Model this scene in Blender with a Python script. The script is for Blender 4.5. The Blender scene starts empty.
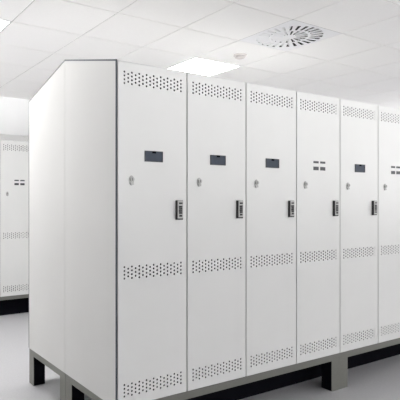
import bpy, bmesh, math, random
from mathutils import Vector, Matrix

random.seed(7)
COL = bpy.context.scene.collection
SC = bpy.context.scene

# ------------------------------------------------------------------ sizes (metres)
W, D = 0.468, 0.681            # locker width and depth
ZB = 0.265                     # top of the stands
HF = 1.868                     # door height
HR = 2.0265                    # ridge height above ZB
U0, V0 = 1.333, 2.3675         # near corner of the locker block
EYE = 1.375
ZC = EYE + 1.396               # ceiling
T, OU, OV = 0.6, 1.8467, 3.2712   # ceiling grid pitch and origin
BG_DROP = 0.022                # the far row stands a little lower
BG_V, BG_U = 6.00, 1.786        # far row of lockers

# ------------------------------------------------------------------ materials
def mat(name, col, rough=0.5, metal=0.0, noise=0.0, nscale=40.0, bump=0.0, stretch=None, spec=0.5, emis=None, speck=None):
    m = bpy.data.materials.new(name); m.use_nodes = True
    nt = m.node_tree; b = nt.nodes['Principled BSDF']
    b.inputs['Base Color'].default_value = (*col, 1)
    b.inputs['Roughness'].default_value = rough
    b.inputs['Metallic'].default_value = metal
    b.inputs['Specular IOR Level'].default_value = spec
    if emis:
        b.inputs['Emission Color'].default_value = (*emis[0], 1)
        b.inputs['Emission Strength'].default_value = emis[1]
    if noise or bump:
        tc = nt.nodes.new('ShaderNodeTexCoord'); n = nt.nodes.new('ShaderNodeTexNoise')
        n.inputs['Scale'].default_value = nscale; n.inputs['Detail'].default_value = 4
        src = tc.outputs['Object']
        if stretch:
            mp = nt.nodes.new('ShaderNodeMapping'); mp.inputs['Scale'].default_value = stretch
            nt.links.new(src, mp.inputs[0]); src = mp.outputs[0]
        nt.links.new(src, n.inputs['Vector'])
        if noise:
            r = nt.nodes.new('ShaderNodeValToRGB')
            r.color_ramp.elements[0].position = 0.3; r.color_ramp.elements[1].position = 0.7
            r.color_ramp.elements[0].color = (*[c * (1 - noise) for c in col], 1)
            r.color_ramp.elements[1].color = (*[min(1, c * (1 + noise)) for c in col], 1)
            nt.links.new(n.outputs[0], r.inputs[0]); nt.links.new(r.outputs[0], b.inputs['Base Color'])
        if bump:
            bp = nt.nodes.new('ShaderNodeBump'); bp.inputs['Strength'].default_value = bump
            bp.inputs['Distance'].default_value = 0.001
            nt.links.new(n.outputs[0], bp.inputs['Height']); nt.links.new(bp.outputs[0], b.inputs['Normal'])
    return m

M = {
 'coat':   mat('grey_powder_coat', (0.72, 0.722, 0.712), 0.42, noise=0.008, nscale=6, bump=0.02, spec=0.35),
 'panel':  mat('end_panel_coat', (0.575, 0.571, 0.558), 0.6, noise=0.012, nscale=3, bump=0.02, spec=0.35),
 'inside': mat('locker_interior', (0.045, 0.047, 0.05), 0.8, noise=0.02, nscale=10),  # darkened so the door gaps and holes look shaded
 'trim':   mat('dark_edge_trim', (0.055, 0.065, 0.08), 0.6, noise=0.05, nscale=20),
 'steel':  mat('satin_steel', (0.17, 0.17, 0.152), 0.45, metal=0.2, noise=0.06, nscale=30, stretch=(1, 1, 8)),
 'label':  mat('slate_label', (0.062, 0.074, 0.098), 0.6, noise=0.06, nscale=60, spec=0.2),
 'black':  mat('black_plastic', (0.012, 0.012, 0.014), 0.35, noise=0.05, nscale=60),
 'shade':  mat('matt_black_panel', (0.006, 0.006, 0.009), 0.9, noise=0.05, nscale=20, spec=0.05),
 'grey':   mat('slot_dark_grey', (0.05, 0.053, 0.06), 0.5, noise=0.05, nscale=60),
 'chrome': mat('brushed_chrome', (0.42, 0.42, 0.41), 0.45, metal=0.25, noise=0.03, nscale=80),
 'face':   mat('lock_face_silver', (0.42, 0.42, 0.41), 0.45, metal=0.3, noise=0.03, nscale=80),
 'detector': mat('detector_plastic', (0.62, 0.58, 0.57), 0.5, noise=0.01, nscale=20),
 'ceil':   mat('mineral_tile', (0.915, 0.905, 0.90), 0.95, noise=0.012, nscale=90, bump=0.1, spec=0.1),
 'gridm':  mat('ceiling_grid_paint', (0.42, 0.41, 0.40), 0.7, noise=0.02, nscale=20),
 'wall':   mat('white_wall_paint', (0.93, 0.93, 0.935), 0.85, noise=0.006, nscale=4, bump=0.05, spec=0.2),
 'floor':  mat('speckled_grey_vinyl', (0.50, 0.497, 0.512), 0.38, noise=0.05, nscale=70, bump=0.02, spec=0.4),
 'frame':  mat('white_lamp_frame', (0.85, 0.85, 0.85), 0.5, noise=0.005, nscale=10),
 'glow':   mat('lamp_diffuser', (0.9, 0.9, 0.9), 0.6, noise=0.003, nscale=10, emis=((1.0, 0.995, 0.98), 23.0)),
 'vane':   mat('white_vane_paint', (0.84, 0.84, 0.86), 0.5, noise=0.01, nscale=20),
 'duct':   mat('black_duct', (0.02, 0.02, 0.022), 0.8, noise=0.05, nscale=20),
}

def glass_mat():
    m = bpy.data.materials.new('window_glass'); m.use_nodes = True; nt = m.node_tree; nt.nodes.clear()
    o = nt.nodes.new('ShaderNodeOutputMaterial'); t = nt.nodes.new('ShaderNodeBsdfTransparent')
    g = nt.nodes.new('ShaderNodeBsdfGlossy'); g.inputs['Roughness'].default_value = .02
    f = nt.nodes.new('ShaderNodeFresnel'); x = nt.nodes.new('ShaderNodeMixShader')
    nt.links.new(f.outputs[0], x.inputs[0]); nt.links.new(t.outputs[0], x.inputs[1]); nt.links.new(g.outputs[0], x.inputs[2])
    nt.links.new(x.outputs[0], o.inputs[0]); return m
M['glass'] = glass_mat()

# ------------------------------------------------------------------ helpers
def box(bm, x0, x1, y0, y1, z0, z1, mi=0):
    vs = [bm.verts.new((x, y, z)) for x in (x0, x1) for y in (y0, y1) for z in (z0, z1)]
    for q in ((0, 1, 3, 2), (4, 6, 7, 5), (0, 4, 5, 1), (2, 3, 7, 6), (0, 2, 6, 4), (1, 5, 7, 3)):
        f = bm.faces.new([vs[k] for k in q]); f.material_index = mi

def prism_yz(bm, poly, x0, x1, mi=0):
    a = [bm.verts.new((x0, y, z)) for y, z in poly]; b = [bm.verts.new((x1, y, z)) for y, z in poly]
    n = len(poly)
    bm.faces.new(a[::-1]).material_index = mi; bm.faces.new(b).material_index = mi
    for i in range(n):
        bm.faces.new((a[i], a[(i + 1) % n], b[(i + 1) % n], b[i])).material_index = mi

def obj(name, bm, mats, parent=None, bevel=0.0, loc=None, segs=2):
    bmesh.ops.recalc_face_normals(bm, faces=bm.faces[:])
    me = bpy.data.meshes.new(name); bm.to_mesh(me); bm.free()
    for m in (mats if isinstance(mats, (list, tuple)) else [mats]): me.materials.append(m)
    o = bpy.data.objects.new(name, me); COL.objects.link(o)
    if parent: o.parent = parent
    if loc: o.location = loc
    if bevel:
        md = o.modifiers.new('bevel', 'BEVEL'); md.width = bevel; md.segments = segs; md.limit_method = 'ANGLE'
    return o

def thing(name, label, cat, loc, rz=0, group=None):
    o = bpy.data.objects.new(name, None); COL.objects.link(o)
    o.empty_display_size = 0.1
    o.location = loc; o.rotation_euler = (0, 0, rz)
    o['label'] = label; o['category'] = cat
    if group: o['group'] = group
    return o

def copy_tree(o, parent=None):
    c = o.copy(); COL.objects.link(c)
    if parent: c.parent = parent
    for ch in list(o.children): copy_tree(ch, c)
    return c

def struct(name, bm, m):
    o = obj(name, bm, m); o['kind'] = 'structure'; return o

# ------------------------------------------------------------------ room
X0, X1, Y0, Y1 = -1.75, 9.25, -4.0, 6.70
b = bmesh.new(); box(b, X0 - .2, X1 + .2, Y0 - .2, Y1 + .2, -0.15, 0); struct('floor', b, M['floor'])
b = bmesh.new(); box(b, X0, X1, Y1, Y1 + .12, 0, ZC + .12); struct('wall_back', b, M['wall'])
# walls with unseen windows added behind the camera and at the sides as fill
WZ0, WZ1 = 1.0, 2.68
def window(n, p, along, w, rz):
    """frame, pane and daylight portal centred on p; along = unit vector of the wall; w = width"""
    h = WZ1 - WZ0; e = .05
    b = bmesh.new(); q = max(2, round(w / 1.5))
    box(b, -w / 2, w / 2, -.03, .03, -h / 2, -h / 2 + e); box(b, -w / 2, w / 2, -.03, .03, h / 2 - e, h / 2)
    for k in range(q + 1):
        c = -w / 2 + e / 2 + (w - e) * k / q
        box(b, c - e / 2, c + e / 2, -.03, .03, -h / 2 + e, h / 2 - e)
    wf = struct('window_%d' % n, b, M['frame']); wf.location = p; wf.rotation_euler = (0, 0, rz)
    b = bmesh.new(); box(b, -w / 2 + e, w / 2 - e, -.002, .002, -h / 2 + e, h / 2 - e)
    obj('window_pane', b, M['glass'], wf)
    ld = bpy.data.lights.new('window_portal', 'AREA'); ld.shape = 'RECTANGLE'; ld.size = w; ld.size_y = h
    ld.cycles.is_portal = True
    lo = bpy.data.objects.new('window_portal', ld); COL.objects.link(lo)
    n_in = Matrix.Rotation(rz, 4, 'Z') @ Vector((0, 1, 0))      # into the room
    lo.location = Vector(p) - n_in * .08
    lo.rotation_euler = n_in.to_track_quat('-Z', 'Z').to_euler()
FW = [(-1.4, 3.1), (3.7, 8.7)]                  # window spans added in the front wall
zm = (WZ0 + WZ1) / 2
b = bmesh.new(); xs = [X0 - .12] + [v for wn in FW for v in wn] + [X1 + .12]
for k in range(0, len(xs), 2): box(b, xs[k], xs[k + 1], Y0 - .12, Y0, 0, ZC + .12)
for xa, xb in FW:
    box(b, xa, xb, Y0 - .12, Y0, 0, WZ0); box(b, xa, xb, Y0 - .12, Y0, WZ1, ZC + .12)
struct('wall_front', b, M['wall'])
def side_wall(name, xa, xb, spans):
    b = bmesh.new(); ys = [Y0 - .12] + [v for wn in spans for v in wn] + [Y1 + .12]
    for k in range(0, len(ys), 2): box(b, xa, xb, ys[k], ys[k + 1], 0, ZC + .12)
    for ya, yb in spans:
        box(b, xa, xb, ya, yb, 0, WZ0); box(b, xa, xb, ya, yb, WZ1, ZC + .12)
    struct(name, b, M['wall'])
LW = [(3.6, 6.5)]; RW = [(-2.5, 1.5), (3.9, 6.4)]
side_wall('wall_left', X0 - .12, X0, LW); side_wall('wall_right', X1, X1 + .12, RW)
for k, (xa, xb) in enumerate(FW): window(k + 1, ((xa + xb) / 2, Y0 - .06, zm), None, xb - xa, 0)
for k, (ya, yb) in enumerate(LW): window(k + 3, (X0 - .06, (ya + yb) / 2, zm), None, yb - ya, -math.pi / 2)
for k, (ya, yb) in enumerate(RW): window(k + 4, (X1 + .06, (ya + yb) / 2, zm), None, yb - ya, math.pi / 2)

lamp_cells = [(i, j) for j in (1, -7) for i in (-5, -2, 2, 6, 10)  # leftmost rear-aisle lamp is unseen, added to brighten that end
              if not (j == -7 and i != 6)]
lamp_cells = [(i, j) for i, j in lamp_cells
              if (i, j) != (6, 1) and X0 < OU + i * T and OU + (i + 1) * T < X1 and Y0 < OV + j * T and OV + (j + 1) * T < Y1]
vent_cell = (2, -1)
b = bmesh.new()
G = 0.0038
i0, i1 = int((X0 - OU) // T), int((X1 - OU) // T)
j0, j1 = int((Y0 - OV) // T), int((Y1 - OV) // T)
for i in range(i0, i1 + 1):
    for j in range(j0, j1 + 1):
        if (i, j) in lamp_cells or (i, j) == vent_cell: continue
        xa, xb = max(X0, OU + i * T + G), min(X1, OU + (i + 1) * T - G)
        ya, yb = max(Y0, OV + j * T + G), min(Y1, OV + (j + 1) * T - G)
        if xb - xa < 0.01 or yb - ya < 0.01: continue
        box(b, xa, xb, ya, yb, ZC, ZC + 0.015, 0)
ceil = None
# thin recessed metal grid between the tiles and the slab above it
for i in range(i0, i1 + 2):
    x = OU + i * T
    if X0 < x < X1: box(b, x - .012, x + .012, Y0, Y1, ZC + 0.004, ZC + 0.008, 1)
for j in range(j0, j1 + 2):
    y = OV + j * T
    if Y0 < y < Y1: box(b, X0, X1, y - .012, y + .012, ZC + 0.0041, ZC + 0.0081, 1)
box(b, X0 - .12, X1 + .12, Y0 - .12, Y1 + .12, ZC + .12, ZC + .2, 0)
ceil = struct('ceiling', b, [M['ceil'], M['gridm']])

# ------------------------------------------------------------------ ceiling lights
lamp_text = {
 (2, 1): 'square white lit ceiling panel right above the top edge of the second locker door',
 (-2, 1): 'lit ceiling panel cut off by the left edge of the photo',
}
def make_lamp(cell):
    x, y = OU + (cell[0] + .5) * T, OV + (cell[1] + .5) * T
    t = thing('ceiling_light', '', 'ceiling light', (x, y, ZC), 0, 'square ceiling light panels')
    b = bmesh.new(); h = T / 2 - .004; k = h - .012
    box(b, -h, h, -h, -k, -.002, .03); box(b, -h, h, k, h, -.002, .03)
    box(b, -h, -k, -k, k, -.002, .03); box(b, k, h, -k, k, -.002, .03)
    obj('frame', b, M['frame'], t)
    b = bmesh.new(); box(b, -k, k, -k, k, .002, .012); obj('diffuser', b, M['glow'], t)
    return t
lamp0 = None
for c in lamp_cells:
    if lamp0 is None: lamp0 = o = make_lamp(c)
    else:
        o = copy_tree(lamp0); o.location = (OU + (c[0] + .5) * T, OV + (c[1] + .5) * T, ZC)
    o['label'] = lamp_text.get(c, 'square lit ceiling panel outside the frame, out of view')

# ------------------------------------------------------------------ swirl air diffuser
def make_vent():
    cx, cy = OU + (vent_cell[0] + .5) * T, OV + (vent_cell[1] + .5) * T
    t = thing('air_diffuser', 'square white swirl air diffuser with radial slots set in the ceiling tiles', 'air vent', (cx, cy, ZC))
    h = T / 2 - .0005
    # face plate: annular rings and sectors with real openings, built in polar pieces
    b = bmesh.new()
    rings = [(0.060, 0.150, 16, 0.42), (0.175, 0.272, 26, 0.42)]     # r0, r1, slots, open fraction
    def ring(ra, rb, n=72):
        for k in range(n):
            a0, a1 = 2 * math.pi * k / n, 2 * math.pi * (k + 1) / n
            vs = [b.verts.new((r * math.cos(a), r * math.sin(a), 0)) for r, a in ((ra, a0), (rb, a0), (rb, a1), (ra, a1))]
            b.faces.new(vs)
    n = 72
    b.faces.new([b.verts.new((.060 * math.cos(2 * math.pi * k / n), .060 * math.sin(2 * math.pi * k / n), 0)) for k in range(n)])
    ring(.150, .175)
    # outer plate from circle to square
    def sq(a):
        c, s = math.cos(a), math.sin(a); m = h / max(abs(c), abs(s)); return (c * m, s * m, 0)
    for k in range(n):
        a0, a1 = 2 * math.pi * k / n, 2 * math.pi * (k + 1) / n
        b.faces.new([b.verts.new(p) for p in ((.272 * math.cos(a0), .272 * math.sin(a0), 0), sq(a0), sq(a1), (.272 * math.cos(a1), .272 * math.sin(a1), 0))])
    for r0, r1, ns, op in rings:
        for k in range(ns):
            a0 = 2 * math.pi * (k + op) / ns; a1 = 2 * math.pi * (k + 1) / ns
            b.faces.new([b.verts.new((r * math.cos(a), r * math.sin(a), 0)) for r, a in ((r0, a0), (r1, a0), (r1, a1), (r0, a1))])
    bmesh.ops.remove_doubles(b, verts=b.verts[:], dist=1e-5)
    obj('face_plate', b, M['vane'], t)
    # slanted vanes, one ring mesh each
    for r0, r1, ns, op in rings:
        b = bmesh.new(); up = .022
        for k in range(ns):
            a0 = 2 * math.pi * (k - .02) / ns; a1 = 2 * math.pi * (k + op * .72) / ns
            lo, hi = a0, a1
            p = [(r * math.cos(lo), r * math.sin(lo), 0.0) for r in (r0, r1)] + [(r * math.cos(hi), r * math.sin(hi), up) for r in (r1, r0)]
            q = [(x, y, z + .0015) for x, y, z in p]
            A = [b.verts.new(v) for v in p]; B = [b.verts.new(v) for v in q]
            b.faces.new(A); b.faces.new(B[::-1])
            for s in range(4): b.faces.new((A[s], A[(s + 1) % 4], B[(s + 1) % 4], B[s]))
        obj('vane_ring', b, M['vane'], t)
    b = bmesh.new(); box(b, -h, h, -h, h, .032, .05)
    g = .285
    box(b, -g, -g + .004, -g, g, .001, .032); box(b, g - .004, g, -g, g, .001, .032)
    box(b, -g + .004, g - .004, -g, -g + .004, .001, .032); box(b, -g + .004, g - .004, g - .004, g, .001, .032)
    obj('plenum_box', b, M['duct'], t)
    return t
make_vent()

# ------------------------------------------------------------------ smoke detector
t = thing('smoke_detector', 'small round white smoke detector on the ceiling between lamp and air vent', 'smoke detector',
          (OU + 2.52 * T, OV + .52 * T, ZC))
def lathe(prof, n=32, mi=0, bm=None):
    b = bm or bmesh.new(); rows = []
    for r, z in prof: rows.append([b.verts.new((r * math.cos(2 * math.pi * k / n), r * math.sin(2 * math.pi * k / n), z)) for k in range(n)])
    for a, c in zip(rows, rows[1:]):
        for k in range(n): b.faces.new((a[k], a[(k + 1) % n], c[(k + 1) % n], c[k])).material_index = mi
    b.faces.new(rows[0]).material_index = mi; b.faces.new(rows[-1][::-1]).material_index = mi
    return b
obj('base', lathe([(.062, 0), (.062, -.012), (.056, -.016)]), M['detector'], t)
obj('sensor_ring', lathe([(.044, -.016), (.044, -.020)]), M['grey'], t)
obj('cap', lathe([(.052, -.020), (.050, -.025), (.036, -.032), (.014, -.035)]), M['detector'], t)

# ------------------------------------------------------------------ locker parts
def perforated_door():
    """sheet-metal door leaf with three bands of real round holes, returned edges all round"""
    b = bmesh.new()
    xa, xb = -W / 2 + .0045, W / 2 - .0045
    za, zb = .003, HF - .004
    y = 0.0
    th = .0015
    pc = 0.02365; nc = 17; hp = .0207; R = .0057
    px0 = -W / 2 + .096 * W - pc / 2
    px1 = px0 + nc * pc
    bands = sorted([0.671 + EYE - ZB, -0.384 + EYE - ZB, -1.020 + EYE - ZB])
    def rect(x0, x1, z0, z1):
        if x1 - x0 < 1e-6 or z1 - z0 < 1e-6: return
        b.faces.new([b.verts.new(p) for p in ((x0, y, z0), (x1, y, z0), (x1, y, z1), (x0, y, z1))])
    def cell(x0, x1, z0, z1):
        cx, cz = (x0 + x1) / 2, (z0 + z1) / 2; n = 12; hx, hz = (x1 - x0) / 2, (z1 - z0) / 2
        # outer loop points on rectangle, inner on circle
        outer = []; inner = []; back = []
        for k in range(n):
            a = math.pi / 4 + 2 * math.pi * k / n if False else 2 * math.pi * (k + .5) / n
            c, s = math.cos(a), math.sin(a)
            m = min(hx / abs(c) if abs(c) > 1e-9 else 9, hz / abs(s) if abs(s) > 1e-9 else 9)
            outer.append((a, (cx + c * m, y, cz + s * m)))
            inner.append(b.verts.new((cx + R * c, y, cz + R * s)))
            back.append(b.verts.new((cx + R * c, y + th, cz + R * s)))
        corners = [(math.atan2(sz * hz, sx * hx) % (2 * math.pi), (cx + sx * hx, y, cz + sz * hz)) for sx in (1, -1) for sz in (1, -1)]
        ov = [b.verts.new(p) for _, p in outer]
        for k in range(n):
            k2 = (k + 1) % n; a0 = outer[k][0]; a1 = outer[k2][0] + (2 * math.pi if k2 == 0 else 0)
            mid = [b.verts.new(p) for a, p in corners if a0 < a < a1 or a0 < a + 2 * math.pi < a1]
            b.faces.new([inner[k], ov[k], *mid, ov[k2], inner[k2]])
            b.faces.new([inner[k], inner[k2], back[k2], back[k]])
    cur = za
    for c in bands:
        z0, z1 = c - 2 * hp, c + 2 * hp
        rect(xa, xb, cur, z0); rect(xa, px0, z0, z1); rect(px1, xb, z0, z1)
        for k in range(nc):
            x0, x1 = px0 + k * pc, px0 + (k + 1) * pc
            if k % 2 == 0:
                for r in range(4): cell(x0, x1, z0 + r * hp, z0 + (r + 1) * hp)
            else:
                rect(x0, x1, z0, z0 + hp / 2); rect(x0, x1, z1 - hp / 2, z1)
                for r in range(3): cell(x0, x1, z0 + (r + .5) * hp, z0 + (r + 1.5) * hp)
        cur = z1
    rect(xa, xb, cur, zb)
    # returned edges
    d = .016
    for p in (((xa, y, za), (xa, y, zb), (xa, d, zb), (xa, d, za)), ((xb, y, za), (xb, d, za), (xb, d, zb), (xb, y, zb)),
              ((xa, y, zb), (xb, y, zb), (xb, d, zb), (xa, d, zb)), ((xa, y, za), (xa, d, za), (xb, d, za), (xb, y, za))):
        b.faces.new([b.verts.new(v) for v in p])
    # inner flanges
    for x0, x1 in ((xa, xa + .02), (xb - .02, xb)):
        b.faces.new([b.verts.new(v) for v in ((x0, d, za), (x1, d, za), (x1, d, zb), (x0, d, zb))])
    return b

def body_mesh():
    b = bmesh.new()
    x0, x1 = -W / 2 + .0005, W / 2 - .0005
    y0, y1 = -D / 2 + .019, D / 2 - .001
    s = .0015
    def top(y): return HF + (HR - HF) * (y + D / 2) / D
    poly = [(y0, 0), (y1, 0), (y1, top(y1)), (y0, top(y0))]
    prism_yz(b, poly, x0, x0 + s); prism_yz(b, poly, x1 - s, x1)
    box(b, x0 + s, x1 - s, y1 - s, y1, 0, top(y1) - .004)
    box(b, x0 + s, x1 - s, y0, y1 - s, 0, .002)
    # front jambs and rails
    box(b, x0 + s, x0 + .018, y0, y0 + s, .002, HF - .01); box(b, x1 - .018, x1 - s, y0, y0 + s, .002, HF - .01)
    box(b, x0 + .018, x1 - .018, y0, y0 + s, .002, .025); box(b, x0 + .018, x1 - .018, y0, y0 + s, HF - .03, HF - .01)
    return b

def roof_mesh():
    b = bmesh.new()
    x0, x1 = -W / 2 + .0005, W / 2 - .0005
    def top(y): return HF + (HR - HF) * (y + D / 2) / D
    ya, yb = -D / 2, D / 2 - .001
    t = .003
    prism_yz(b, [(ya, top(ya) - t), (yb, top(yb) - t), (yb, top(yb)), (ya, top(ya))], x0, x1)
    return b

def label_mesh():                      # slate plate with thin frame and a finger notch at the top
    b = bmesh.new(); w, h = .060, .030
    box(b, -w, w, -.003, 0, -h, h, 0)
    e = .004
    box(b, -w, w, -.006, -.003, -h, -h + e, 1); box(b, -w, w, -.006, -.003, h - e, h, 1)
    box(b, -w, -w + e, -.006, -.003, -h + e, h - e, 1); box(b, w - e, w, -.006, -.003, -h + e, h - e, 1)
    box(b, -.013, .013, -.0068, -.006, h - .013, h - .0005, 2)
    return b

def slots_mesh():                      # two thin slots over two taller ones
    out = []
    for x0, x1 in ((-.063, -.009), (.009, .063)):
        for z0, z1 in ((.0165, .0315), (-.0325, -.0075)):
            b = bmesh.new(); box(b, x0, x1, -.002, .0, z0, z1)
            out.append(b)
    return out

def key_mesh():                        # chrome escutcheon with barrel and keyway
    b = bmesh.new()
    def disc(cx, cz, rx, rz, y0, y1, mi, n=20):
        A = [b.verts.new((cx + rx * math.cos(2 * math.pi * k / n), y0, cz + rz * math.sin(2 * math.pi * k / n))) for k in range(n)]
        B = [b.verts.new((cx + rx * math.cos(2 * math.pi * k / n), y1, cz + rz * math.sin(2 * math.pi * k / n))) for k in range(n)]
        b.faces.new(A).material_index = mi; b.faces.new(B).material_index = mi
        for k in range(n): b.faces.new((A[k], A[(k + 1) % n], B[(k + 1) % n], B[k])).material_index = mi
    disc(0, 0, .016, .027, -.003, 0, 0)
    disc(0, .006, .012, .012, -.014, -.003, 0)
    box(b, -.0018, .0018, -.0145, -.014, -.002, .014, 1)
    box(b, -.010, .010, -.010, -.003, -.024, -.012, 0)
    return b

def lock_mesh():                       # tall black lock case, silver face, dark buttons
    b = bmesh.new()
    w, h = .021, .056
    box(b, -w, w, -.019, 0, -h, h, 0)
    box(b, -w + .002, w - .001, -.022, -.019, -h + .008, h - .002, 1)
    yb0, yb1 = -.025, -.022
    box(b, -.011, .013, yb0, yb1, .034, .044, 0)
    for k, z in enumerate((.019, .007, -.005, -.017)):
        box(b, -.013 + (k % 2) * .002, .011, yb0 - .001, yb1, z - .0052, z + .0062, 0)
    box(b, -.009, .009, yb0 - .002, yb1, -.038, -.026, 0)
    return b

def zf(rel): return rel + EYE - ZB      # height relative to the eye -> height in the locker

def make_locker(kind, end=None):
    """kind: 'label' or 'slots'; end: None, -1 or +1 for the side carrying an end panel"""
    t = thing('locker', '', 'locker', (0, 0, 0), 0, '')
    obj('body', MESH['body'].copy(), [M['inside']], t)
    obj('roof', MESH['roof'].copy(), [M['coat']], t)
    dr = obj('door', MESH['door'].copy(), [M['coat']], t, loc=(0, -D / 2, 0))
    if kind == 'label':
        obj('label_holder', label_mesh(), [M['label'], M['grey'], M['shade']], dr, loc=(-.001 * W, 0, zf(.2525)))
    else:
        for s in slots_mesh(): obj('slot', s, [M['grey']], dr, loc=(.007 * W, 0, zf(.2545)))
    obj('key_lock', key_mesh(), [M['chrome'], M['black']], dr, loc=(-W / 2 + .188 * W, 0, zf(.116)))
    obj('combination_lock', lock_mesh(), [M['black'], M['face']], dr, loc=(-W / 2 + .864 * W, 0, zf(-.048)), bevel=.0012)
    if end:
        def top(y): return HF + (HR - HF) * (y + D / 2) / D
        xi = end * W / 2; xo = end * (W / 2 + .004)
        x0, x1 = min(xi, xo), max(xi, xo)
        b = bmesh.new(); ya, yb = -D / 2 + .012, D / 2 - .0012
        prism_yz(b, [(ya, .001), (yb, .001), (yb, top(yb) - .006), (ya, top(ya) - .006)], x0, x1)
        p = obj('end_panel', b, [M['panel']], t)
        b = bmesh.new()
        prism_yz(b, [(-D / 2 + .001, .001), (ya, .001), (ya, top(ya) - .006), (-D / 2 + .001, top(-D / 2) - .006)], x0, x1)
        prism_yz(b, [(-D / 2 + .001, top(-D / 2 + .001) - .006), (yb, top(yb) - .006), (yb, top(yb) + .004), (-D / 2 + .001, top(-D / 2 + .001) + .004)], x0, x1)
        obj('edge_trim', b, [M['trim']], p)
    return t

MESH = {'body': body_mesh(), 'roof': roof_mesh(), 'door': perforated_door()}
for o in MESH.values():
    if o is MESH['door']:
        bmesh.ops.remove_doubles(o, verts=o.verts[:], dist=1e-6)

protos = {('label', None): None, ('slots', None): None}
def place(kind, x, y, rz, label, group, end=None):
    key = (kind, end)
    if end is None and protos.get(key) is not None: o = copy_tree(protos[key])
    else:
        o = make_locker(kind, end)
        if end is None: protos[key] = o
    o.location = (x, y, ZB); o.rotation_euler = (0, 0, rz); o['label'] = label; o['group'] = group
    return o

OUT_LABEL = 'light grey steel locker of the near block beyond the right edge of the photo'
front = [
 ('label', 'light grey locker at the near corner, its tall grey end panel closing the block', -1),
 ('label', 'light grey locker with dark label plate, second door from the near corner', None),
 ('label', 'light grey locker with dark label plate, third door, left of the four-slot door', None),
 ('slots', 'light grey locker with four small dark slots, standing above the front steel leg', None),
 ('label', 'light grey locker with dark label plate between the two four-slot doors', None),
 ('slots', 'light grey locker with four dark slots cut off by the right edge of the photo', None),
 ('label', OUT_LABEL, None),
 ('label', OUT_LABEL, None),
]
for i, (k, lab, e) in enumerate(front):
    place(k, U0 + (i + .5) * W, V0 + D / 2, 0, lab, 'lockers in the front row', e)
for i in range(8):
    lab = ('back-row locker whose grey sloped end panel forms the left outline of the block' if i == 0
           else 'light grey locker in the back row, turned away and hidden behind the front row')
    place('label', U0 + (i + .5) * W, V0 + 1.5 * D, math.pi, lab, 'lockers in the back row', 1 if i == 0 else None)
for k in range(-3, 5):
    lab = ('white locker with four dark slots standing far behind at the left edge of the photo' if k == 0
           else 'light grey locker of the far row along the back wall, out of view')
    place('slots' if k in (0, 3) else 'label', BG_U + (k + .5) * W, BG_V + D / 2, 0, lab, 'lockers in the far row').location.z = ZB - BG_DROP

# ------------------------------------------------------------------ steel stands under four lockers each
def make_stand(label, x, y, rz, inset=0.0):
    t = thing('locker_stand', label, 'stand', (x, y, 0), rz, 'steel stands under the lockers')
    L = 4 * W; h = .045; wd = .035
    b = bmesh.new(); x0, x1, y0, y1 = -L / 2 + .0005, L / 2 - .0005, -D / 2 + .002, D / 2 - .002
    box(b, x0, x1, y0, y0 + wd, ZB - h, ZB); box(b, x0, x1, y1 - wd, y1, ZB - h, ZB)
    box(b, x0, x0 + wd, y0 + wd, y1 - wd, ZB - h, ZB); box(b, x1 - wd, x1, y0 + wd, y1 - wd, ZB - h, ZB)
    obj('rail_frame', b, [M['steel']], t)
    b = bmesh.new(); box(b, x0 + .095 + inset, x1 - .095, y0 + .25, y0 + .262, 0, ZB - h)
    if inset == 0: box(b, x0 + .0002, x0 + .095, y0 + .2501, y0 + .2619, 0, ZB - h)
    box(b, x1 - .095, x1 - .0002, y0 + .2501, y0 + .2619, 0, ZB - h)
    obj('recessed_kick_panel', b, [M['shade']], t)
    lw = .090; pt = .004
    for sx in (-1, 1):
        for sy in (-1, 1):
            b = bmesh.new()
            xa, xb = (x0, x0 + lw) if sx < 0 else (x1 - lw, x1)
            ya, yb = (y0, y0 + lw) if sy < 0 else (y1 - lw, y1)
            # outward steel angle: a front or rear plate and an end plate
            if sy < 0: box(b, xa, xb, ya, ya + pt, 0, ZB - h); y2, y3 = ya + pt, yb
            else: box(b, xa, xb, yb - pt, yb, 0, ZB - h); y2, y3 = ya, yb - pt
            if sx < 0: box(b, xa, xa + pt, y2, y3, 0, ZB - h); x2, x3 = xa + pt, xb
            else: box(b, xb - pt, xb, y2, y3, 0, ZB - h); x2, x3 = xa, xb - pt
            lg = obj('leg', b, [M['steel']], t)
            b = bmesh.new(); box(b, x2, x3, y2, y3, .002, ZB - h - .0005)  # solid black core filling the open side of the leg angle
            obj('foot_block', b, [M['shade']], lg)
    return t
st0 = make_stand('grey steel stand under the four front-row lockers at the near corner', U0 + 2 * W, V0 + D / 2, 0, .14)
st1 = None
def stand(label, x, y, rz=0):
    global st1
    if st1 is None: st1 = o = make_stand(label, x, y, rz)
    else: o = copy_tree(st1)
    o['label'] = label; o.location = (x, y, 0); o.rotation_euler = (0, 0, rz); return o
stand('grey steel stand running out of the photo at the right, under the front-row lockers', U0 + 6 * W, V0 + D / 2)
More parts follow.
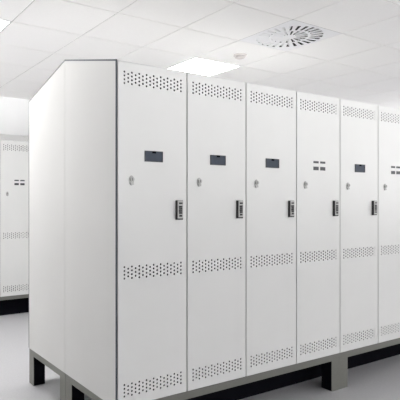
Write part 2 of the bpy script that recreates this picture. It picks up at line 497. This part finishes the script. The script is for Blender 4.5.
o = copy_tree(st0); o['label'] = 'grey steel stand under the back-row end panel, its leg at the lower left'; o.location = (U0 + 2 * W, V0 + 1.5 * D, 0)
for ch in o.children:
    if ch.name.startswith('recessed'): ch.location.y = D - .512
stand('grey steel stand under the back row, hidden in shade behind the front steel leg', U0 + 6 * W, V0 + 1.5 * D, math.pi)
for lab, x in (('steel stand under the far white locker at the left edge of the photo', BG_U - W),
               ('steel stand of the far row hidden behind the locker block', BG_U + 3 * W)):
    o = stand(lab, x, BG_V + D / 2); o.scale.z = (ZB - BG_DROP) / ZB
    for ch in o.children:
        if ch.name.startswith('recessed'): ch.location.y = -.15
for m in MESH.values(): m.free()

# ------------------------------------------------------------------ camera
cd = bpy.data.cameras.new('camera'); cam = bpy.data.objects.new('camera', cd); COL.objects.link(cam)
cam.location = (0, 0, EYE); cam.rotation_euler = (math.pi / 2, 0, -0.5681)
cd.sensor_fit = 'HORIZONTAL'; cd.sensor_width = 36; cd.lens = 507.52 / 400 * 36
cd.shift_x = (200 - 145.26) / 400; cd.shift_y = (201.72 - 200) / 400
cd.clip_start = .05
SC.camera = cam

w = bpy.data.worlds.new('world'); SC.world = w; w.use_nodes = True
# daylight outside: pale overcast sky above, brighter lower half added as uplight for the ceiling
SKY, GROUND_FILL = 4.0, 10.8
nt = w.node_tree; bg = nt.nodes['Background']
tc = nt.nodes.new('ShaderNodeTexCoord'); sx = nt.nodes.new('ShaderNodeSeparateXYZ')
rp = nt.nodes.new('ShaderNodeMapRange'); rp.inputs['From Min'].default_value = -.04; rp.inputs['From Max'].default_value = .04
rp.inputs['To Min'].default_value = GROUND_FILL; rp.inputs['To Max'].default_value = SKY
nt.links.new(tc.outputs['Generated'], sx.inputs[0]); nt.links.new(sx.outputs[2], rp.inputs['Value'])
nt.links.new(rp.outputs[0], bg.inputs['Strength'])
bg.inputs['Color'].default_value = (.95, .95, .95, 1)
SC.view_settings.view_transform = 'Standard'; SC.view_settings.look = 'None'
SC.view_settings.exposure = 0.0; SC.view_settings.gamma = 1
SC.view_settings.use_curve_mapping = False
